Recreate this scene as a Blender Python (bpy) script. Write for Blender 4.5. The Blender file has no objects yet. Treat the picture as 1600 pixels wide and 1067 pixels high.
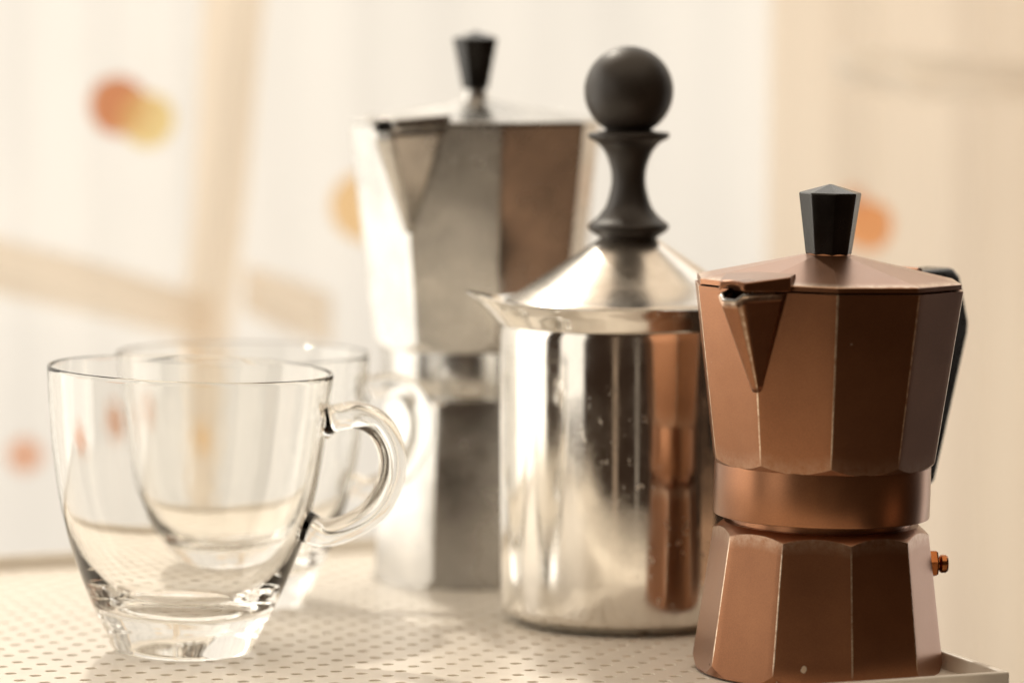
import bpy, bmesh, math, random
from mathutils import Vector, Matrix
random.seed(7)
S = 0.01                                   # everything below is written in centimetres
R = math.radians
sc = bpy.context.scene
C = sc.collection

# ------------------------------------------------------------------ camera
CAM_H = 19.8
cam_d = bpy.data.cameras.new('camera')
cam = bpy.data.objects.new('camera', cam_d); C.objects.link(cam)
cam_d.sensor_width = 36.0
cam_d.lens = 36.0 * 5500 / 1600
cam.location = (0, 0, CAM_H * S)
cam.rotation_euler = (R(90) - math.atan(463.5 / 5500), 0, 0)
cam_d.clip_start = 0.05; cam_d.clip_end = 50
cam_d.dof.use_dof = True
cam_d.dof.focus_distance = 1.105
cam_d.dof.aperture_fstop = 5.2
sc.camera = cam

# ------------------------------------------------------------------ world, lamps, exposure
world = bpy.data.worlds.new('World'); sc.world = world; world.use_nodes = True
bg = world.node_tree.nodes['Background']
bg.inputs[0].default_value = (1.0, 0.58, 0.36, 1); bg.inputs[1].default_value = 0.036

def area(name, loc, target, sx, sy, power, col, shape='RECTANGLE'):
    l = bpy.data.lights.new(name, 'AREA'); l.shape = shape
    l.size = sx * S
    if shape in ('RECTANGLE', 'ELLIPSE'): l.size_y = sy * S
    l.energy = power; l.color = col
    o = bpy.data.objects.new(name, l); C.objects.link(o)
    o.location = Vector(loc) * S
    d = Vector(target) - Vector(loc)
    o.rotation_euler = d.to_track_quat('-Z', 'Y').to_euler()
    return o
# the window behind the curtain, the low sunlight that comes in over it, and the window on the left
area('window_light', (0, 236, 38), (0, 100, 38), 340, 190, 32.5, (1.0, 0.95, 0.86))
kd = Vector((-0.34, 0.94, 0)).normalized() * math.cos(R(45)); kd.z = math.sin(R(45))
kp = Vector((0, 117, 5)) + kd * 320
area('sunlight', kp, (0, 117, 5), 13, 13, 50, (1.0, 0.91, 0.77), 'DISK')
area('side_window_light', (-128, 160, 22), (0, 118, 8), 150, 170, 22, (1.0, 0.93, 0.82))
area('room_fill_light', (-150, 0, 45), (0, 118, 8), 80, 120, 4.2, (1.0, 0.92, 0.80))  # added fill from the front left, brightens the pots' front-left facets
area('overhead_fill_light', (0, 95, 230), (0, 96, 0), 400, 400, 56, (1.0, 0.82, 0.62))  # added overhead fill for lids, glass and tray
area('warm_fill_light', (165, 72, -38), (0, 128, 12), 46, 40, 0.28, (1.0, 0.55, 0.30))  # added low warm fill, tints the silver pot's right facet
area('wide_stripe_fill', (-45, -94, 25), (4, 121, 8), 14, 150, 0.22, (1.0, 0.72, 0.48))  # added strip behind the camera, puts a stripe on the frother
area('thin_stripe_fill', (27, -98, 25), (4, 121, 8), 6, 150, 0.13, (1.0, 0.85, 0.66))  # second added strip, thinner, for another stripe on the frother

vs = sc.view_settings
vs.view_transform = 'Standard'; vs.look = 'None'; vs.gamma = 1.0; vs.exposure = 0.0
vs.use_curve_mapping = False
sc.render.engine = 'CYCLES'
cy = sc.cycles
cy.max_bounces = 20; cy.transmission_bounces = 20; cy.glossy_bounces = 8; cy.diffuse_bounces = 5
cy.transparent_max_bounces = 16
cy.caustics_reflective = True; cy.caustics_refractive = True
cy.blur_glossy = 0.6
cy.sample_clamp_indirect = 6.0
cy.use_denoising = True
try: cy.denoiser = 'OPENIMAGEDENOISE'
except Exception: pass

# ------------------------------------------------------------------ materials
def new_mat(name):
    m = bpy.data.materials.new(name); m.use_nodes = True
    nt = m.node_tree; nt.nodes.clear()
    out = nt.nodes.new('ShaderNodeOutputMaterial')
    return m, nt, out
def N(nt, t, **kw):
    n = nt.nodes.new(t)
    for k, v in kw.items():
        if k.startswith('in_'):
            key = k[3:]
            key = int(key) if key.isdigit() else key.replace('_', ' ')
            n.inputs[key].default_value = v
        else: setattr(n, k, v)
    return n
def ramp(nt, fac, stops, interp='LINEAR'):
    r = nt.nodes.new('ShaderNodeValToRGB'); r.color_ramp.interpolation = interp
    els = r.color_ramp.elements
    while len(els) < len(stops): els.new(0.5)
    for e, (p, c) in zip(els, stops):
        e.position = p; e.color = c if len(c) == 4 else (*c, 1)
    nt.links.new(fac, r.inputs[0]); return r
def noise(nt, scale, detail=4, rough=0.5, stretch=None):
    tc = nt.nodes.new('ShaderNodeTexCoord')
    src = tc.outputs['Object']
    if stretch:
        mp = nt.nodes.new('ShaderNodeMapping'); mp.inputs['Scale'].default_value = stretch
        nt.links.new(src, mp.inputs[0]); src = mp.outputs[0]
    n = N(nt, 'ShaderNodeTexNoise', in_Scale=scale, in_Detail=detail, in_Roughness=rough)
    nt.links.new(src, n.inputs['Vector']); return n

def mat_bronze():
    m, nt, out = new_mat('bronze_coat'); L = nt.links.new
    p = N(nt, 'ShaderNodeBsdfPrincipled', in_Metallic=0.9)
    p.inputs['Coat Weight'].default_value = 0.42; p.inputs['Coat Roughness'].default_value = 0.33; p.inputs['Coat IOR'].default_value = 1.65
    big = noise(nt, 35, 5, 0.6)
    col = ramp(nt, big.outputs[0], [(0.3, (0.270, 0.108, 0.044)), (0.7, (0.330, 0.140, 0.060))])
    fl = noise(nt, 2600, 2, 0.6)
    fr = ramp(nt, fl.outputs[0], [(0.35, (0.90, 0.90, 0.90)), (0.68, (1.10, 1.09, 1.07))])
    mul = N(nt, 'ShaderNodeMixRGB', blend_type='MULTIPLY', in_0=1.0)
    L(col.outputs[0], mul.inputs[1]); L(fr.outputs[0], mul.inputs[2])
    # worn edges: bare metal shows where the corner has been rubbed
    at = N(nt, 'ShaderNodeAttribute', attribute_name='wear')
    wn = noise(nt, 420, 4, 0.7)
    wr = ramp(nt, wn.outputs[0], [(0.32, (0.15, 0.15, 0.15)), (0.62, (1, 1, 1))])
    w = N(nt, 'ShaderNodeMath', operation='MULTIPLY'); L(at.outputs['Fac'], w.inputs[0]); L(wr.outputs[0], w.inputs[1])
    # a few tiny chips on the faces
    ch = noise(nt, 230, 1, 0.4)
    chr_ = ramp(nt, ch.outputs[0], [(0.80, (0, 0, 0)), (0.83, (1, 1, 1))])
    mx = N(nt, 'ShaderNodeMath', operation='MAXIMUM'); L(w.outputs[0], mx.inputs[0]); L(chr_.outputs[0], mx.inputs[1])
    mix = N(nt, 'ShaderNodeMixRGB', in_2=(0.86, 0.72, 0.56, 1)); L(mx.outputs[0], mix.inputs[0]); L(mul.outputs[0], mix.inputs[1])
    L(mix.outputs[0], p.inputs['Base Color'])
    rr = ramp(nt, big.outputs[0], [(0.3, (0.27,) * 3), (0.7, (0.34,) * 3)])
    L(rr.outputs[0], p.inputs['Roughness'])
    b = N(nt, 'ShaderNodeBump', in_Strength=0.25, in_Distance=0.00003); L(fl.outputs[0], b.inputs['Height'])
    L(b.outputs[0], p.inputs['Normal'])
    L(p.outputs[0], out.inputs[0]); return m
def mat_metal(name, c0, c1, r0, r1, scale=60, stretch=None, bump=0.05, fine=900):
    m, nt, out = new_mat(name); L = nt.links.new
    p = N(nt, 'ShaderNodeBsdfPrincipled', in_Metallic=1.0)
    n = noise(nt, scale, 5, 0.62, stretch)
    L(ramp(nt, n.outputs[0], [(0.32, c0), (0.68, c1)]).outputs[0], p.inputs['Base Color'])
    n2 = noise(nt, scale * 0.6, 6, 0.7)
    L(ramp(nt, n2.outputs[0], [(0.35, (r0,) * 3), (0.7, (r1,) * 3)]).outputs[0], p.inputs['Roughness'])
    if name == 'polished_steel':
        sp = noise(nt, 330, 3, 0.55, (1, 1, 0.6)); g2 = noise(nt, 28, 3, 0.6)
        a = ramp(nt, sp.outputs[0], [(0.62, (0, 0, 0)), (0.68, (1, 1, 1))]); b2 = ramp(nt, g2.outputs[0], [(0.48, (0, 0, 0)), (0.62, (1, 1, 1))])
        mu = N(nt, 'ShaderNodeMath', operation='MULTIPLY'); L(a.outputs[0], mu.inputs[0]); L(b2.outputs[0], mu.inputs[1])
        old = p.inputs['Roughness'].links[0].from_socket
        mr = N(nt, 'ShaderNodeMixRGB', in_2=(0.32, 0.32, 0.32, 1)); L(mu.outputs[0], mr.inputs[0]); L(old, mr.inputs[1]); L(mr.outputs[0], p.inputs['Roughness'])
    f = noise(nt, fine, 3, 0.6, stretch)
    b = N(nt, 'ShaderNodeBump', in_Strength=bump, in_Distance=0.00006); L(f.outputs[0], b.inputs['Height'])
    L(b.outputs[0], p.inputs['Normal'])
    L(p.outputs[0], out.inputs[0]); return m
def mat_plastic(name, c, r, bump=0.04, scale=1500):
    m, nt, out = new_mat(name); L = nt.links.new
    p = N(nt, 'ShaderNodeBsdfPrincipled')
    n = noise(nt, 90, 5, 0.6)
    L(ramp(nt, n.outputs[0], [(0.3, tuple(x * 0.85 for x in c)), (0.7, tuple(x * 1.15 for x in c))]).outputs[0], p.inputs['Base Color'])
    L(ramp(nt, n.outputs[0], [(0.3, (r - 0.05,) * 3), (0.7, (r + 0.06,) * 3)]).outputs[0], p.inputs['Roughness'])
    f = noise(nt, scale, 2, 0.5)
    b = N(nt, 'ShaderNodeBump', in_Strength=bump, in_Distance=0.00006); L(f.outputs[0], b.inputs['Height'])
    L(b.outputs[0], p.inputs['Normal'])
    L(p.outputs[0], out.inputs[0]); return m
def mat_glass():
    m, nt, out = new_mat('clear_glass'); L = nt.links.new
    g = N(nt, 'ShaderNodeBsdfGlass', in_Roughness=0.0, in_IOR=1.38)
    g.inputs['Color'].default_value = (0.998, 0.997, 0.992, 1)
    n = noise(nt, 45, 3, 0.5)
    b = N(nt, 'ShaderNodeBump', in_Strength=0.05, in_Distance=0.002); L(n.outputs[0], b.inputs['Height'])
    L(b.outputs[0], g.inputs['Normal'])
    L(g.outputs[0], out.inputs[0]); return m
def mat_cloth(name, c, refl=0.35, var=0.05, weave=1400):
    """thin cloth or paper: some light is scattered back, the rest comes through"""
    m, nt, out = new_mat(name); L = nt.links.new
    n = noise(nt, 14, 4, 0.55, (1, 1, 0.35))
    col = ramp(nt, n.outputs[0], [(0.3, tuple(x * (1 - var) for x in c)), (0.7, tuple(min(0.99, x * (1 + var * 0.4)) for x in c))])
    d = N(nt, 'ShaderNodeBsdfDiffuse'); t = N(nt, 'ShaderNodeBsdfTranslucent')
    w = noise(nt, weave, 2, 0.5)
    b = N(nt, 'ShaderNodeBump', in_Strength=0.15, in_Distance=0.0005); L(w.outputs[0], b.inputs['Height'])
    for s in (d, t): L(col.outputs[0], s.inputs['Color']); L(b.outputs[0], s.inputs['Normal'])
    mx = N(nt, 'ShaderNodeMixShader', in_0=1 - refl); L(d.outputs[0], mx.inputs[1]); L(t.outputs[0], mx.inputs[2])
    L(mx.outputs[0], out.inputs[0]); return m
def mat_paint(name, c, r, spec=0.5, nscale=60, var=0.06, bump=0.03):
    m, nt, out = new_mat(name); L = nt.links.new
    p = N(nt, 'ShaderNodeBsdfPrincipled'); p.inputs['Specular IOR Level'].default_value = spec
    n = noise(nt, nscale, 6, 0.65)
    L(ramp(nt, n.outputs[0], [(0.3, tuple(x * (1 - var) for x in c)), (0.7, tuple(x * (1 + var) for x in c))]).outputs[0], p.inputs['Base Color'])
    p.inputs['Roughness'].default_value = r
    f = noise(nt, 1800, 2, 0.5)
    b = N(nt, 'ShaderNodeBump', in_Strength=bump, in_Distance=0.00006); L(f.outputs[0], b.inputs['Height'])
    L(b.outputs[0], p.inputs['Normal'])
    L(p.outputs[0], out.inputs[0]); return m

M = dict(
    bronze=mat_bronze(),
    alu=mat_metal('worn_aluminium', (0.46, 0.455, 0.445), (0.70, 0.685, 0.655), 0.18, 0.34, 32, None, 0.06),
    steel_lid=mat_metal('satin_steel', (0.66, 0.61, 0.55), (0.78, 0.74, 0.68), 0.18, 0.30, 60, None, 0.03),
    steel=mat_metal('polished_steel', (0.74, 0.71, 0.66), (0.86, 0.83, 0.78), 0.06, 0.20, 70, (1, 1, 0.5), 0.02),
    brass=mat_metal('brass', (0.36, 0.12, 0.04), (0.52, 0.20, 0.07), 0.2, 0.32, 120),
    black=mat_plastic('black_plastic', (0.007, 0.006, 0.005), 0.26),
    rubber=mat_plastic('dark_rubber', (0.030, 0.023, 0.018), 0.46, 0.10),
    glass=mat_glass(),
    tray=mat_paint('beige_powder_coat', (0.86, 0.81, 0.73), 0.38),
    table=mat_paint('cream_table', (0.84, 0.78, 0.69), 0.55, 0.3),
    curtain=mat_cloth('sheer_curtain', (0.785, 0.77, 0.745), 0.45),
    linen=mat_cloth('beige_linen', (0.985, 0.87, 0.75), 0.02),
    shade_cloth=mat_cloth('shadow_strip_cloth', (0.955, 0.85, 0.725), 0.03),  # beige tint carries the tone of the window-frame shadows
)
M['glass_handle'] = M['glass'].copy()
M['linen_light'] = mat_cloth('light_linen', (0.985, 0.96, 0.93), 0.02)
def paper(name, c):
    if name not in M: M[name] = mat_cloth(name, c, 0.02, 0.03, 700)
    return M[name]

# ------------------------------------------------------------------ helpers
def tag(o, label=None, cat=None, group=None, kind=None):
    if label: o['label'] = label
    if cat: o['category'] = cat
    if group: o['group'] = group
    if kind: o['kind'] = kind
    return o
def empty(name, loc, rz=0, tilt=0):
    o = bpy.data.objects.new(name, None); C.objects.link(o)
    o.location = Vector(loc) * S; o.rotation_euler = (0, tilt, rz); o.empty_display_size = 0.02
    return o
def mesh_obj(name, verts, faces, mat, parent=None, smooth=30, wear=None):
    me = bpy.data.meshes.new(name)
    me.from_pydata([tuple(c * S for c in v) for v in verts], [], faces)
    me.validate(); me.update()
    bm = bmesh.new(); bm.from_mesh(me)
    if wear is None:
        bmesh.ops.remove_doubles(bm, verts=bm.verts, dist=1e-6)
    bmesh.ops.recalc_face_normals(bm, faces=bm.faces)
    bm.to_mesh(me); bm.free()
    if wear is not None:
        a = me.attributes.new('wear', 'FLOAT', 'POINT')
        for i, w in enumerate(wear): a.data[i].value = w
    if smooth is not None:
        me.polygons.foreach_set('use_smooth', [True] * len(me.polygons))
        me.set_sharp_from_angle(angle=R(smooth))
    me.materials.append(mat)
    o = bpy.data.objects.new(name, me); C.objects.link(o)
    if parent: o.parent = parent
    return o
def bevel(o, w, seg=3):
    b = o.modifiers.new('bevel', 'BEVEL'); b.width = w * S; b.segments = seg; b.limit_method = 'ANGLE'; b.angle_limit = R(25)
    b.harden_normals = False
    return o
def spline(pts, per=8):
    """Catmull-Rom through the points"""
    out = []
    P = [Vector(p) for p in pts]
    for i in range(len(P) - 1):
        p0 = P[i - 1] if i else P[i] * 2 - P[i + 1]
        p3 = P[i + 2] if i + 2 < len(P) else P[i + 1] * 2 - P[i]
        p1, p2 = P[i], P[i + 1]
        for k in range(per):
            t = k / per
            out.append(0.5 * ((2 * p1) + (p2 - p0) * t + (2 * p0 - 5 * p1 + 4 * p2 - p3) * t * t + (3 * p1 - p0 - 3 * p2 + p3) * t ** 3))
    out.append(P[-1]); return out
def ring_faces(rows, cols):
    f = []
    for r in range(rows - 1):
        for c in range(cols):
            c2 = (c + 1) % cols
            f.append((r * cols + c, r * cols + c2, (r + 1) * cols + c2, (r + 1) * cols + c))
    return f
def lathe(name, prof, mat, parent=None, cols=96, smooth=28, close=False, deform=None):
    """revolve (r, z) points about the z axis; the ends are closed when they reach the axis"""
    V, F = [], []
    for r, z in prof:
        for c in range(cols):
            a = 2 * math.pi * c / cols
            p = (r * math.sin(a), -r * math.cos(a), z)
            if deform: p = deform(p, a, r, z)
            V.append(p)
    F = ring_faces(len(prof), cols)
    if close:
        k = (len(prof) - 1) * cols
        for c in range(cols):
            c2 = (c + 1) % cols
            F.append((k + c, k + c2, c2, c))
    else:
        if prof[0][0] > 1e-4: F.append(tuple(range(cols)))
        if prof[-1][0] > 1e-4: F.append(tuple(range((len(prof) - 1) * cols, len(prof) * cols)))
    return mesh_obj(name, V, F, mat, parent, smooth)
def tube(name, pts, ru, rv, mat, parent=None, seg=20, up=(0, 1, 0), power=2.0, smooth=40, scale=None):
    """sweep a rounded section along a path lying in the plane normal to `up`"""
    P = [Vector(p) for p in pts]; U = Vector(up).normalized()
    V, F = [], []
    for i, p in enumerate(P):
        t = (P[min(i + 1, len(P) - 1)] - P[max(i - 1, 0)]).normalized()
        nrm = t.cross(U).normalized()
        k = scale(i / (len(P) - 1)) if scale else 1.0
        for j in range(seg):
            a = 2 * math.pi * j / seg
            ca, sa = math.cos(a), math.sin(a)
            x = math.copysign(abs(ca) ** (2 / power), ca) * ru * k
            y = math.copysign(abs(sa) ** (2 / power), sa) * rv * k
            V.append(tuple(p + nrm * x + U * y))
    F = ring_faces(len(P), seg)
    F.append(tuple(range(seg))); F.append(tuple(range((len(P) - 1) * seg, len(P) * seg)))
    return mesh_obj(name, V, F, mat, parent, smooth)
def prism(name, poly, w, mat, parent, origin=(0, 0, 0), ang=0.0, bev=0.1):
    """extrude an (r, z) outline sideways by w; r runs along the direction ang (0 = towards the viewer, + = right)"""
    e = Vector((math.sin(ang), -math.cos(ang), 0)); t = Vector((math.cos(ang), math.sin(ang), 0))
    n = len(poly); V = []
    for s in (-1, 1):
        for r, z in poly: V.append(tuple(Vector(origin) + e * r + t * (s * w / 2) + Vector((0, 0, z))))
    F = [tuple(range(n)), tuple(range(n, 2 * n))] + [(i, (i + 1) % n, n + (i + 1) % n, n + i) for i in range(n)]
    o = mesh_obj(name, V, F, mat, parent, 30)
    if bev: bevel(o, bev)
    return o
def box(name, x0, x1, y0, y1, z0, z1, mat, parent, bev=0.05):
    V = [(x, y, z) for x in (x0, x1) for y in (y0, y1) for z in (z0, z1)]
    F = [(0, 1, 3, 2), (4, 6, 7, 5), (0, 4, 5, 1), (2, 3, 7, 6), (0, 2, 6, 4), (1, 5, 7, 3)]
    o = mesh_obj(name, V, F, mat, parent, 30)
    if bev: bevel(o, bev)
    return o

# polygon of n sides and corner radius 1 with slightly rounded corners -> [(angle, radius, wear)]
def poly_cols(n, phase, fil=0.022, m=10):
    cs = [Vector((math.sin(phase + 2 * math.pi * k / n), -math.cos(phase + 2 * math.pi * k / n))) for k in range(n)]
    out = []
    for k in range(n):
        a, b, c = cs[k - 1], cs[k], cs[(k + 1) % n]
        p0 = b + (a - b).normalized() * fil; p2 = b + (c - b).normalized() * fil
        for t in (0, 0.25, 0.5, 0.75, 1.0):
            p = p0 * (1 - t) ** 2 + b * 2 * t * (1 - t) + p2 * t * t
            out.append((p, 1.0 if 0 < t < 1 else 0.0))
        nxt = cs[(k + 1) % n]
        q = nxt + (b - nxt).normalized() * fil
        for j in range(1, m):
            out.append((p2.lerp(q, j / m), 0.0))
    return out
def faceted(name, n, phase, z0, r0, z1, r1, mat, parent, low=None, high=None, fil=0.010, lw=0.16, cap=True, kl=8, kh=8):
    """faceted frustum; low / high = (z, r, slope) a cone of revolution that trims the bottom / top into scallops"""
    cols = poly_cols(n, phase, fil); NC = len(cols)
    def rp(z): return r0 + (r1 - r0) * (z - z0) / (z1 - z0)
    per = []
    for p, w in cols:
        u = p.length; d = p / u; col = []
        zb, zt = z0, z1
        if low:      # r = lr + (z - lz) * ls
            lz, lr, ls = low; k = (r1 - r0) / (z1 - z0)
            zb = (lr - ls * lz - u * (r0 - k * z0)) / (u * k - ls)
            zb = max(zb, lz + 0.01)
            for i in range(kl):
                z = lz + (zb - lz) * i / kl; col.append((d * (lr + (z - lz) * ls), z, 0.0))
        if high:
            hz, hr, hs = high; k = (r1 - r0) / (z1 - z0)   # r = hr + (hz - z) * hs
            zt = (hr + hs * hz - u * (r0 - k * z0)) / (u * k + hs)
        nb = 10
        for i in range(nb + 1):
            z = zb + (zt - zb) * i / nb
            wl = lw if (low and i == 0) else (0.35 if (high and i == nb) else w)
            rad = rp(z) * u
            if low: rad = min(rad, lr + (z - lz) * ls)
            col.append((d * rad, z, wl))
        if high:
            for i in range(1, kh + 1):
                z = zt + (hz - zt) * i / kh; col.append((d * (hr + (hz - z) * hs), z, 0.0))
        per.append(col)
    rows = len(per[0]); V, W = [], []
    for r in range(rows):
        for c in range(NC):
            q, z, w = per[c][r]; V.append((q.x, q.y, z)); W.append(w)
    F = ring_faces(rows, NC)
    if cap:
        F.append(tuple(range(NC))); F.append(tuple(range((rows - 1) * NC, rows * NC)))
    return mesh_obj(name, V, F, mat, parent, 9, W)
def poly_stack(name, n, phase, prof, mat, parent, fil=0.03, smooth=9, wear_rows=(), ridge=1.0):
    """polygonal lathe: (z, r) rows"""
    cols = poly_cols(n, phase, fil, 4); V, W = [], []
    for i, (z, r) in enumerate(prof):
        for p, w in cols: V.append((p.x * r, p.y * r, z)); W.append(0.7 if i in wear_rows else w * ridge)
    NC = len(cols); F = ring_faces(len(prof), NC)
    F.append(tuple(range(NC))); F.append(tuple(range((len(prof) - 1) * NC, len(prof) * NC)))
    return mesh_obj(name, V, F, mat, parent, smooth, W)

# ------------------------------------------------------------------ the setting: table, curtain

def sheet(name, x0, x1, z0, z1, d, mat, fold, nx=240, nz=26, edge=None):
    """a hanging cloth with folds: depth d + fold(x, z)"""
    V, F = [], []
    for i in range(nx + 1):
        for j in range(nz + 1):
            v = j / nz; u = i / nx
            xa, xb = (x0, x1) if edge is None else edge(v)
            x = xa + (xb - xa) * u; z = z0 + (z1 - z0) * v
            V.append((x, d + fold(x, z), z))
    for i in range(nx):
        for j in range(nz):
            a = i * (nz + 1) + j; F.append((a, a + 1, a + nz + 2, a + nz + 1))
    return mesh_obj(name, V, F, mat, None, 80)
def folds(x, z):
    k = 0.6 + 0.4 * math.sin(x * 0.13 + 1)
    return (0.34 * k * math.sin(x * 0.62 + 0.5 * math.sin(x * 0.21)) + 0.14 * math.sin(x * 1.45 + 0.8 + 0.02 * z)) * (1 - 0.004 * z)
cur = sheet('curtain', -112, 64, -24, 40, 176.5, M['curtain'], folds, 620, 8)
tag(cur, 'white sheer curtain with soft vertical folds across the background', 'curtain')
def folds2(x, z): return 0.45 * math.sin(x * 0.9 + 2) + 0.2 * math.sin(x * 2.1 + 0.3)
lin = sheet('linen_curtain', 12.7, 46, -23.5, 39.4, 173.6, M['linen'], folds2, 160, 8,
            edge=lambda v: (12.35 + 0.5 * v, 46))
tag(lin, 'beige linen curtain panel hanging behind the bronze moka pot', 'curtain')
lin2 = sheet('linen_curtain', 22.9, 50, -23, 39, 171.9, M['linen_light'], lambda x, z: 0.3 * math.sin(x * 1.3), 80, 6)
tag(lin2, 'second beige linen panel at the far right edge of the picture', 'curtain')

def strip(name, pts, mat, d, label, cat, wob=0.25, group=None):  # tinted cloth strips put where window-frame shadows fall on the curtains
    """a long cloth strip standing in for a shadow on the curtain: pts = (x, z, half width x, half width z); it hangs at depth d"""
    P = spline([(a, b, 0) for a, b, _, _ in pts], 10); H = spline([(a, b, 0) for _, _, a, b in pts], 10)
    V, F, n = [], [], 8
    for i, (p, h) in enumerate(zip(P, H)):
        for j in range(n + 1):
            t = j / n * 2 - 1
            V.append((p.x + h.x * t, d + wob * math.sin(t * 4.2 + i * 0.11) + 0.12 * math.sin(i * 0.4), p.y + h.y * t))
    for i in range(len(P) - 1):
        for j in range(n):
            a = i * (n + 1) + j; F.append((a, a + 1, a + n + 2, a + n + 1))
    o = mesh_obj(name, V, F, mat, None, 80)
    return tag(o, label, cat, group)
strip('shadow_band', [(-11.5, 39, 1.5, 0), (-13.0, 27, 1.5, 0), (-13.7, 22, 1.5, 0), (-14.3, 14, 1.35, 0), (-15.1, 6.2, 1.25, 0), (-15.7, -0.4, 1.2, 0), (-16.9, -18, 1.2, 0)], M['shade_cloth'], 174.4,
      'upright window-frame shadow across the white curtain on the left, shaped as cloth', 'shadow band')
strip('shadow_swag', [(-29, 10.0, 0, 1.4), (-25.5, 9.0, 0, 1.4), (-21, 7.9, 0, 1.3), (-16.6, 6.7, 0, 1.2), (-14.8, 6.3, 0, 1.1)], M['shade_cloth'], 173.4,
      'drooping shadow band at the left edge of the white curtain, shaped as cloth', 'shadow band')
strip('shadow_swag', [(-13.2, 7.8, 0, 1.15), (-11.5, 7.2, 0, 1.3), (-9.6, 6.5, 0, 1.3), (-8.9, 6.2, 0, 1.2)], M['shade_cloth'], 173.4,
      'short shadow band on the curtain just left of the silver moka pot, shaped as cloth', 'shadow band')
strip('shadow_band', [(15.6, 18.8, 0, 0.9), (17.5, 18.6, 0, 1.0), (19.4, 18.3, 0, 1.1), (21.4, 18.2, 0, 1.0), (26, 18.0, 0, 0.9)], M['linen_light'], 170.4,
      'short level shadow band on the beige linen curtain at upper right, shaped as cloth', 'shadow band')  # shadow across the linen, built as one more thin cloth layer

# round paper discs on threads in front of the curtain
def disc(x, y, dia, d, colname, col, label, sy=1.0):
    s = 5500 / d; X = (x - 800) / s; Z = CAM_H - (y - 70) / s; r = dia / s / 2
    t = empty('paper_disc', (X, d, Z)); V, F, n = [], [], 40
    ring = [(0.0, 0.0), (r * 0.5, 0.03), (r * 0.93, 0.0), (r, -0.02)]
    for side in (-1, 1):
        for q, b in ring:
            for k in range(n):
                a = 2 * math.pi * k / n; w = 1 + 0.012 * math.sin(3 * a + x)
                V.append((q * w * math.sin(a), side * 0.02 + b * math.sin(a * 2), q * sy * w * math.cos(a)))
    nr = len(ring)
    F = ring_faces(nr, n) + [tuple(i + nr * n for i in f) for f in ring_faces(nr, n)]
    o1 = (nr - 1) * n; o2 = (2 * nr - 1) * n
    F += [(o1 + k, o1 + (k + 1) % n, o2 + (k + 1) % n, o2 + k) for k in range(n)]
    mesh_obj('paper', V, F, paper(colname, col), t, 50)
    top = 39.2 - Z
    tube('thread', [(0, 0, r * sy * 0.9), (0.02, 0, (r + top) / 2), (0, 0, top)], 0.012, 0.012, M['curtain'], t, 6)
    return tag(t, label, 'paper disc', 'paper discs hanging in front of the curtain')
disc(186, 165, 92, 171.5, 'terracotta_paper', (0.84, 0.56, 0.41), 'terracotta paper disc half covered by a yellow disc, upper left', 1.0)
disc(231, 187, 86, 170.6, 'yellow_paper', (0.99, 0.905, 0.66), 'yellow paper disc overlapping a terracotta disc, upper left')
disc(572, 322, 112, 171.0, 'peach_paper', (0.99, 0.84, 0.64), 'large pale peach disc showing at the left edge of the silver moka pot', 1.0)
disc(1357, 352, 78, 168.5, 'orange_paper', (0.99, 0.72, 0.52), 'bright orange paper disc beside the knob of the bronze moka pot')
disc(1334, 312, 42, 169.3, 'tan_paper', (0.93, 0.76, 0.66), 'small tan paper disc above the orange disc, mostly behind the bronze pot knob')
disc(34, 713, 56, 171.0, 'rose_paper', (0.95, 0.75, 0.65), 'small rose brown paper disc low at the left edge, left of the glass cup')
disc(148, 676, 40, 171.2, 'rust_paper', (0.92, 0.74, 0.64), 'small rust paper disc seen through the left side of the front glass cup', 1.5)
disc(303, 715, 34, 171.0, 'amber_paper', (0.99, 0.83, 0.62), 'small amber paper disc seen through the middle of the front glass cup', 1.8)
disc(290, 568, 26, 171.0, 'amber_paper', (0.99, 0.83, 0.62), 'tiny amber paper disc seen through the rims of the two glass cups')

# ------------------------------------------------------------------ perforated tray
ALPHA = R(20.5)
TW, TD = 50.0, 35.5
corner = Vector((15.35, 107.3, 0))
t_root = empty('serving_tray', (corner.x, corner.y, 0), ALPHA)
tag(t_root, 'beige metal serving tray with perforated base and low raised rim', 'tray')
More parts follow.
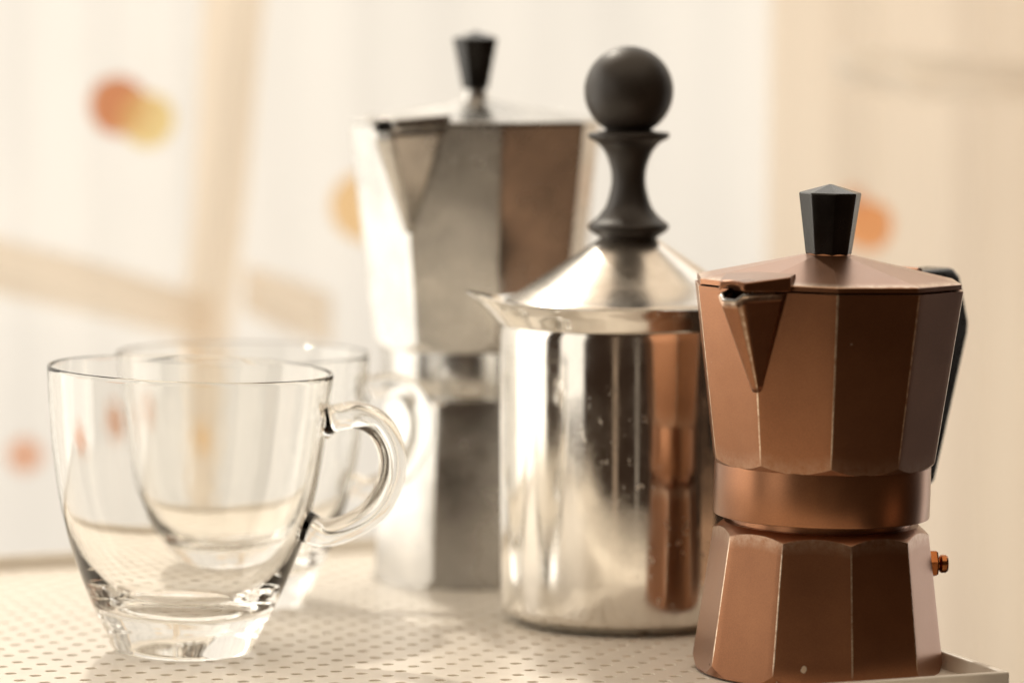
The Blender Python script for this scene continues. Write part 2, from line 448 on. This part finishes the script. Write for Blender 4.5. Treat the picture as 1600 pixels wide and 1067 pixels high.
# local frame: x runs from -TW to 0 along the front edge, y from 0 to TD away from the viewer
def tray_plate():
    P = 1.30; mg = 0.95; hr = 0.19; th = 0.075; K = 12
    x0, x1, y0, y1 = -TW + 0.25, -0.25, 0.25, TD - 0.25
    nx = int((x1 - x0 - 2 * mg) / P); ny = int((y1 - y0 - 2 * mg) / (P / 2))
    gx0 = (x0 + x1) / 2 - nx * P / 2; gy0 = (y0 + y1) / 2 - ny * P / 4
    gx1 = gx0 + nx * P; gy1 = gy0 + ny * P / 2
    V, F = [], []
    def quad(a, b, c, d):
        i = len(V); V.extend([a, b, c, d]); F.append((i, i + 1, i + 2, i + 3))
    def cell(cx, cy, w, h, hole=True):
        if not hole:
            quad((cx - w / 2, cy - h / 2, 0), (cx + w / 2, cy - h / 2, 0), (cx + w / 2, cy + h / 2, 0), (cx - w / 2, cy + h / 2, 0)); return
        i = len(V)
        outer = [(-1, -1), (-0.34, -1), (0.34, -1), (1, -1), (1, -0.34), (1, 0.34), (1, 1), (0.34, 1), (-0.34, 1), (-1, 1), (-1, 0.34), (-1, -0.34)]
        for ox, oy in outer: V.append((cx + ox * w / 2, cy + oy * h / 2, 0))
        for ring, (rr, zz) in enumerate(((hr + 0.02, 0), (hr, -0.015), (hr, -th))):
            for ox, oy in outer:
                a = math.atan2(oy * h, ox * w); V.append((cx + rr * math.cos(a), cy + rr * math.sin(a), zz))
        for ring in range(3):
            for k in range(K):
                k2 = (k + 1) % K
                F.append((i + ring * K + k, i + ring * K + k2, i + (ring + 1) * K + k2, i + (ring + 1) * K + k))
    for j in range(ny):
        cy_ = gy0 + (j + 0.5) * P / 2
        if j % 2 == 0:
            for i in range(nx): cell(gx0 + (i + 0.5) * P, cy_, P, P / 2)
        else:
            cell(gx0 + P / 4, cy_, P / 2, P / 2, False)
            for i in range(nx - 1): cell(gx0 + (i + 1) * P, cy_, P, P / 2)
            cell(gx1 - P / 4, cy_, P / 2, P / 2, False)
    quad((x0, y0, 0), (x1, y0, 0), (x1, gy0, 0), (x0, gy0, 0))
    quad((x0, gy1, 0), (x1, gy1, 0), (x1, y1, 0), (x0, y1, 0))
    quad((x0, gy0, 0), (gx0, gy0, 0), (gx0, gy1, 0), (x0, gy1, 0))
    quad((gx1, gy0, 0), (x1, gy0, 0), (x1, gy1, 0), (gx1, gy1, 0))
    o = mesh_obj('perforated_base', V, F, M['tray'], t_root, 35, wear=[0.0] * len(V))
    return o
tray_plate()
rz0, rz1 = -0.082, 0.55
box('rim', -TW, 0, 0, 0.25, rz0, rz1, M['tray'], t_root, 0.06)
box('rim', -TW, 0, TD - 0.25, TD, rz0, rz1, M['tray'], t_root, 0.06)
box('rim', -0.25, -0.002, 0.252, TD - 0.252, rz0, rz1 - 0.003, M['tray'], t_root, 0.06)
box('rim', -TW + 0.002, -TW + 0.25, 0.252, TD - 0.252, rz0, rz1 - 0.003, M['tray'], t_root, 0.06)
# the small table top that carries it
table = box('table', -TW + 0.8, -0.8, -13.0, TD - 0.8, -2.6, -0.088, M['table'], None, 0.2)
table.location = corner * S; table.rotation_euler = (0, 0, ALPHA)
tag(table, kind='structure')

# ------------------------------------------------------------------ moka pots
def moka(loc, tilt, label, q):
    root = empty('moka_pot', loc, 0, tilt)
    tag(root, label, 'moka pot', 'stove-top moka pots')
    n = q['n']; mt = q['mat']; sp = q['spout_ang']
    # boiler
    bz, br0, br1 = q['base_h'], q['base_r0'], q['base_r1']
    boiler = faceted('boiler', n, q['base_phase'], 0.30, br0, bz, br1, mt, root, low=(0.0, br0 * 0.972, 0.30), high=(bz + 0.28, br1 * q['neck'], q['sh']), kl=3, lw=0.0)
    # threaded neck between boiler and the upper part
    lathe('neck', [(br1 * q['neck'] - 0.22, bz + 0.1), (br1 * q['neck'] - 0.24, bz + 0.5)], mt, root, 96)
    # collar band
    c0, c1, cr = q['band']
    lathe('collar', [(cr - 0.25, c0), (cr - 0.06, c0 + 0.01), (cr - 0.015, c0 + 0.03), (cr, c0 + 0.08), (cr * 1.004, (c0 + c1) / 2), (cr + 0.005, c1), (cr - 0.05, c1 + 0.25)], mt, root, 128, 40)
    # upper chamber with scalloped lower end
    u1, ur1, ur0 = q['rim_z'], q['rim_r'], q['up_r0']
    k = (ur1 - ur0) / (u1 - c1)
    chamber = faceted('upper_chamber', n, q['up_phase'], c1, ur0, u1, ur1, mt, root, low=(c1 + 0.02, cr - 0.02, q['scal']))
    # pouring spout: a cone of faces that springs from one corner edge
    e = Vector((math.sin(sp), -math.cos(sp), 0)); t = Vector((math.cos(sp), math.sin(sp), 0))
    def edge_r(z): return ur0 + k * (z - c1)
    zb = q['sp_z']; P0 = e * (edge_r(zb) - 0.015) + Vector((0, 0, zb))
    half = math.pi / n
    fw = q['sp_w']                      # distance along the facet from the corner edge to the spout's root
    def facet_pt(s, z):
        r = edge_r(z); d = e * (-math.sin(half)) + t * (s * math.cos(half))
        return e * r + d * fw + Vector((0, 0, z)) - e * 0.02
    tr, tw = q['sp_r'], q['sp_t']
    top = [facet_pt(-1, u1), facet_pt(-1, u1).lerp(e * tr - t * tw, 0.5) + Vector((0, 0, 0))]
    raw = [facet_pt(-1, u1)]
    tipL = e * (tr - 0.10) - t * tw + Vector((0, 0, u1 - 0.06)); tipR = e * (tr - 0.10) + t * tw + Vector((0, 0, u1 - 0.06))
    tipLi = e * tr - t * (tw * 0.6) + Vector((0, 0, u1 - 0.22)); tipRi = e * tr + t * (tw * 0.6) + Vector((0, 0, u1 - 0.22))
    def seg(a, b, m): return [a.lerp(b, i / m) for i in range(m)]
    Q = seg(raw[0], tipL, 8) + seg(tipL, tipLi, 3) + seg(tipLi, tipRi, 5) + seg(tipRi, tipR, 3) + seg(tipR, facet_pt(1, u1), 8) + [facet_pt(1, u1)]
    V, F, W = [], [], []
    rows = 14; nq = len(Q)
    for i in range(rows + 1):
        v = 0.02 + 0.98 * i / rows
        for j, qq in enumerate(Q):
            V.append(tuple(P0.lerp(qq, v))); W.append(0.8 if j in (9, 17) or i == rows else 0.0)
    for i in range(rows):
        for j in range(nq - 1):
            a = i * nq + j; F.append((a, a + 1, a + nq + 1, a + nq))
    so = mesh_obj('spout', V, F, mt, chamber, 22, W)
    sm = so.modifiers.new('solid', 'SOLIDIFY'); sm.thickness = 0.0014; sm.offset = -1
    # rolled lip along the mouth
    lip = tube('lip', [Vector(p) for p in Q[2:-2]], 0.075, 0.075, q['lipmat'], chamber, 8, up=(0, 0, 1))
    # lid
    lz, lr, lt = u1 + 0.03, ur1 * 0.985, q['lid_t']
    kz = q['knob'][0]
    prof = [(lz, lr * 0.985), (lz + 0.03, lr), (lz + lt - 0.03, lr), (lz + lt, lr * 0.992)]
    for i in range(1, 9):
        f = i / 8; prof.append((lz + lt + (kz - lz - lt) * (f ** 1.0) , lr * 0.992 + (q['knob'][2] * 1.05 - lr * 0.992) * f))
    lid = poly_stack('lid', n, q['up_phase'], prof, mt, root, 0.010, 6, wear_rows=(3,), ridge=0.12)
    # beak of the lid over the spout
    def lidz(r): return lz + lt + (kz - lz - lt) * max(0, (lr - r) / (lr - q['knob'][2]))
    b0, b1 = tr - 0.05, tw + 0.10
    rm = lr * 0.945
    pts = [(b0, -b1, 0), (b0, b1, 0), (rm, fw + 0.22, 1), (lr * 0.70, fw * 0.72, 2), (lr * 0.70, -fw * 0.72, 2), (rm, -fw - 0.22, 1)]
    ztop = {0: lz + lt + 0.10, 1: lidz(rm) + 0.22, 2: lidz(lr * 0.70) + 0.02}
    V = []; nb = 10
    # front edge is arched: the mouth of the spout opens below it
    topl = [e * b0 + t * (-b1 + 2 * b1 * i / nb) + Vector((0, 0, ztop[0] + 0.05 * math.sin(math.pi * i / nb))) for i in range(nb + 1)]
    botl = [e * b0 + t * (-b1 + 2 * b1 * i / nb) + Vector((0, 0, lz + 0.02 + (0.20 * math.sin(math.pi * i / nb) ** 0.6))) for i in range(nb + 1)]
    tops = topl + [e * r + t * s + Vector((0, 0, ztop[kk])) for r, s, kk in pts[2:]]
    bots = botl + [e * r + t * s + Vector((0, 0, lz + 0.02)) for r, s, kk in pts[2:]]
    V = [tuple(p) for p in tops + bots]; m = len(tops)
    F = [tuple(range(m)), tuple(range(m, 2 * m))] + [(i, (i + 1) % m, m + (i + 1) % m, m + i) for i in range(m)]
    bk = mesh_obj('lid_beak', V, F, mt, lid, 30); bevel(bk, 0.035, 2)
    # knob
    k0, k1, kr0, kr1 = q['knob']
    if q['stem']:
        s0 = q['stem']; lathe('knob_stem', [(0.62, s0 - 0.15), (0.55, s0), (0.40, k0 + 0.3), (0.34, k0 + 0.5)], mt, lid, 40)
        kb = k0 + 0.42
    else:
        lathe('knob_stem', [(kr0 * 1.12, k0 - 0.12), (kr0 * 0.9, k0 + 0.06)], mt, lid, 40); kb = k0
    poly_stack('knob', 8, q['knob_phase'], [(kb, kr0 * 0.95), (kb + 0.05, kr0), (k1 - 0.30, kr1), (k1 - 0.26, kr1 * 0.975), (k1, 0.04)], M['black'], lid, 0.05, 12)
    # handle and hinge
    ha = sp + math.pi
    prism('handle', [(x, z) for x, z in q['handle']], q['handle_w'], M['black'], root, (0, 0, 0), ha, 0.16)
    he = Vector((math.sin(ha), -math.cos(ha), 0)); ht = Vector((math.cos(ha), math.sin(ha), 0))
    hp = he * (lr * 0.99 + 0.15) + Vector((0, 0, lz + lt + 0.02))
    tube('hinge', [hp - ht * 0.75, hp - ht * 0.3, hp + ht * 0.3, hp + ht * 0.75], 0.2, 0.2, mt, root, 18, up=(0, 0, 1))
    # safety valve
    if q.get('valve'):
        va, vz, vr = q['valve']
        ve = Vector((math.sin(va), -math.cos(va), 0))
        v_root = lathe('safety_valve', [(0.62, 0.0), (0.62, 0.08), (0.46, 0.12), (0.40, 0.16)], M['brass'], root, 30)
        v_root.location = (ve * vr + Vector((0, 0, vz))) * S
        v_root.rotation_euler = ve.to_track_quat('Z', 'Y').to_euler()
        def hexrows(prof, nm, nn, ph):
            o = poly_stack(nm, nn, ph, prof, M['brass'], v_root, 0.06, 20); return o
        hexrows([(0.1, 0.40), (0.14, 0.45), (0.42, 0.45), (0.47, 0.41)], 'nut', 6, 0.3)
        lathe('nozzle', [(0.2, 0.40), (0.2, 0.52), (0.26, 0.56), (0.29, 0.60), (0.29, 0.74), (0.25, 0.80), (0.16, 0.82), (0.14, 0.72), (0.0, 0.72)], M['brass'], v_root, 28)
    return root

moka((9.72, 111.0, 0), R(1.2), 'bronze coated ten-sided moka pot with black knob, in front at right', dict(
    n=10, mat=M['bronze'], lipmat=M['alu'], base_h=4.42, base_r0=3.98, base_r1=3.42, base_phase=R(11), neck=0.90, sh=1.15,
    band=(4.92, 6.55, 3.42), up_phase=R(-1), up_r0=3.58, rim_z=12.22, rim_r=4.36, scal=0.95,
    spout_ang=R(-37), sp_z=9.1, sp_w=0.98, sp_r=5.55, sp_t=0.36, lid_t=0.2, knob=(13.2, 15.42, 0.74, 1.0), knob_phase=R(4), stem=None,
    handle=[(4.15, 12.5), (7.0, 12.55), (7.45, 12.3), (8.15, 10.7), (8.1, 10.3), (6.2, 5.45), (5.7, 5.35), (5.5, 5.7), (6.75, 10.2), (6.7, 10.8), (6.3, 11.1), (4.15, 11.1)],
    handle_w=1.1, valve=(R(94), 3.4, 3.30)))

moka((-1.36, 131.0, 0), R(0.0), 'tall silver aluminium moka pot with black knob, behind the milk frother', dict(
    n=8, mat=M['alu'], lipmat=M['alu'], base_h=6.55, base_r0=4.05, base_r1=3.62, base_phase=R(-22.5), neck=0.95, sh=1.0,
    band=(7.0, 8.55, 3.5), up_phase=R(12), up_r0=3.80, rim_z=16.85, rim_r=4.76, scal=0.9,
    spout_ang=R(-33), sp_z=13.0, sp_w=1.55, sp_r=6.0, sp_t=0.42, lid_t=0.14, knob=(17.75, 20.3, 0.52, 0.88), knob_phase=R(20), stem=17.45,
    handle=[(4.4, 16.7), (6.4, 16.7), (6.9, 16.4), (7.2, 14.9), (7.1, 14.4), (6.1, 8.6), (5.5, 8.5), (5.4, 8.9), (5.9, 14.2), (5.8, 14.9), (5.5, 15.2), (4.4, 15.2)],
    handle_w=1.6))

# ------------------------------------------------------------------ milk frother
fr = empty('milk_frother', (4.0, 120.8, 0))
tag(fr, 'polished steel milk frother jug with dark ball-topped plunger', 'milk frother')
br = 4.45
body = lathe('jug', [(3.6, 0.12), (3.95, 0.10), (4.02, 0.16), (4.08, 0.22)] +
      [(br - 0.42 + 0.42 * math.sin(a), 0.66 - 0.42 * math.cos(a)) for a in [R(x) for x in range(15, 91, 15)]] +
      [(br, 2.0), (br, 5.0), (br, 8.0), (br, 9.9), (br - 0.03, 10.15), (br - 0.07, 10.25)], M['steel'], fr, 160, 30)
sa = R(-80)
def spout_def(p, a, r, z):
    da = (a - sa + math.pi) % (2 * math.pi) - math.pi
    w = math.exp(-(da / 0.36) ** 2) * max(0.0, min(1.0, (z - 10.2) / 0.8)) ** 1.3
    k = 1 + 0.19 * w
    return (p[0] * k, p[1] * k, z + 0.42 * w)
lathe('pouring_rim', [(br - 0.05, 10.22), (br + 0.02, 10.26), (br + 0.06, 10.34), (br + 0.12, 10.6), (br + 0.24, 10.85), (br + 0.33, 11.0), (br + 0.34, 11.03), (br + 0.30, 11.04), (br + 0.12, 10.86), (br - 0.02, 10.6), (br - 0.10, 10.3), (br - 0.12, 10.22)],
      M['steel'], fr, 200, 50, close=True, deform=spout_def)
lid = lathe('lid', [(4.05, 10.3), (4.12, 10.9), (4.28, 10.98), (4.30, 11.04), (4.24, 11.09), (4.0, 11.16), (3.2, 11.68), (2.2, 12.34), (1.3, 12.95), (1.05, 13.12), (0.9, 13.2)], M['steel_lid'], fr, 128, 35)
kn = lathe('plunger_knob', [(0, 13.0)] + [tuple(v[:2]) for v in spline([(0.80, 13.02, 0), (0.98, 13.2, 0), (1.30, 13.42, 0), (1.39, 13.56, 0), (1.34, 13.68, 0), (1.05, 13.92, 0), (0.78, 14.3, 0), (0.62, 14.85, 0), (0.58, 15.2, 0), (0.62, 15.6, 0), (0.80, 16.1, 0), (1.05, 16.42, 0), (1.36, 16.60, 0)], 5)] +
      [(1.40, 16.65), (1.40, 16.75), (1.36, 16.80), (0.95, 16.84), (0.80, 16.88), (0.74, 16.98), (0.74, 17.1)], M['rubber'], lid, 80, 50)
lathe('ball', [(1.53 * math.sin(R(x)), 18.22 - 1.53 * math.cos(R(x))) for x in range(0, 181, 5)], M['rubber'], kn, 72, 60)
# handle on the side away from the spout
hp = spline([(br - 0.05, 0, 9.4), (br + 1.3, 0, 9.6), (br + 2.3, 0, 9.0), (br + 2.7, 0, 7.6), (br + 2.3, 0, 5.4), (br + 1.3, 0, 4.2), (br - 0.05, 0, 4.1)], 8)
hang = sa + math.pi
hd = Vector((math.sin(hang), -math.cos(hang), 0)); hu = Vector((math.cos(hang), math.sin(hang), 0))
tube('handle', [hd * p.x + Vector((0, 0, p.z)) for p in hp], 0.28, 0.55, M['steel'], fr, 20, up=hu, power=3)

# ------------------------------------------------------------------ glass cups
def cup(loc, tilt, rz, label, k=1.0):
    root = empty('glass_cup', loc, rz, 0)
    root.rotation_mode = 'XYZ'
    root.matrix_world = Matrix.Translation(Vector(loc) * S) @ Matrix.Rotation(tilt, 4, 'Y') @ Matrix.Rotation(rz, 4, 'Z') @ Matrix.Scale(k, 4)
    tag(root, label, 'glass cup', 'clear glass cups with ring handles')
    outer = [(2.12, 0.0), (2.24, 0.02), (2.31, 0.09)] + [tuple(v[:2]) for v in spline([(2.36, 0.2, 0), (2.55, 0.65, 0), (2.72, 1.02, 0)], 4)] + \
            [tuple(v[:2]) for v in spline([(2.80, 1.10, 0), (3.05, 1.62, 0), (3.50, 2.72, 0), (3.92, 4.0, 0), (4.22, 5.3, 0), (4.48, 7.1, 0), (4.66, 9.1, 0)], 16)]
    rim = [(4.67, 9.2), (4.655, 9.25), (4.605, 9.275), (4.555, 9.25), (4.54, 9.2)]
    inner = [tuple(v[:2]) for v in spline([(4.53, 9.1, 0), (4.33, 7.1, 0), (4.05, 5.3, 0), (3.71, 4.0, 0), (3.21, 2.85, 0), (2.66, 2.05, 0), (2.05, 1.62, 0), (1.2, 1.42, 0), (0.0, 1.38, 0)], 8)]
    foot = [(0.0, 0.10), (1.7, 0.10), (1.95, 0.05)]
    bowl = lathe('bowl', foot + outer + rim + inner, M['glass'], root, 256, 40)
    pth = spline([(4.44, 0, 7.78), (4.85, 0, 7.90), (5.5, 0, 8.02), (6.25, 0, 7.72), (6.70, 0, 6.9), (6.70, 0, 5.95), (6.25, 0, 5.0), (5.45, 0, 4.38), (4.65, 0, 4.12), (3.90, 0, 4.30)], 10)
    def grow(v): return 1.0 + 0.40 * max(0, 1 - v / 0.12) ** 2 + 0.25 * max(0, 1 - (1 - v) / 0.12) ** 2
    hd_ = tube('handle', pth, 0.44, 0.56, M['glass'], root, 40, up=(0, 1, 0), power=2.4, scale=grow)
    # glass runs on from wall to handle: join both solids, then part the skin again along the seam
    for o_, k_ in ((bowl, 0), (hd_, 1)):
        if len(o_.data.materials) < 2: o_.data.materials.append(M['glass_handle'])
        o_.data.polygons.foreach_set('material_index', [k_] * len(o_.data.polygons))
    md = bowl.modifiers.new('join', 'BOOLEAN'); md.operation = 'UNION'; md.solver = 'EXACT'; md.object = hd_
    try: md.material_mode = 'INDEX'
    except Exception: pass
    bpy.context.view_layer.update()
    ev = bowl.evaluated_get(bpy.context.evaluated_depsgraph_get())
    joined = bpy.data.meshes.new_from_object(ev)
    bowl.modifiers.clear()
    for o_, k_ in ((bowl, 0), (hd_, 1)):
        bm = bmesh.new(); bm.from_mesh(joined)
        bmesh.ops.delete(bm, geom=[f for f in bm.faces if f.material_index != k_], context='FACES')
        me = bpy.data.meshes.new(o_.name); bm.to_mesh(me); bm.free()
        me.materials.clear(); me.materials.append(M['glass'])
        me.polygons.foreach_set('material_index', [0] * len(me.polygons))
        me.polygons.foreach_set('use_smooth', [True] * len(me.polygons)); me.set_sharp_from_angle(angle=R(40))
        o_.data = me
    return root
cup((-10.85, 114.4, 0.02), R(2.3), R(-6), 'clear glass cup with ring handle, nearest the viewer on the left')
cup((-9.62, 124.3, 0.0), R(0.6), R(14), 'second clear glass cup standing behind the front one', 0.965)
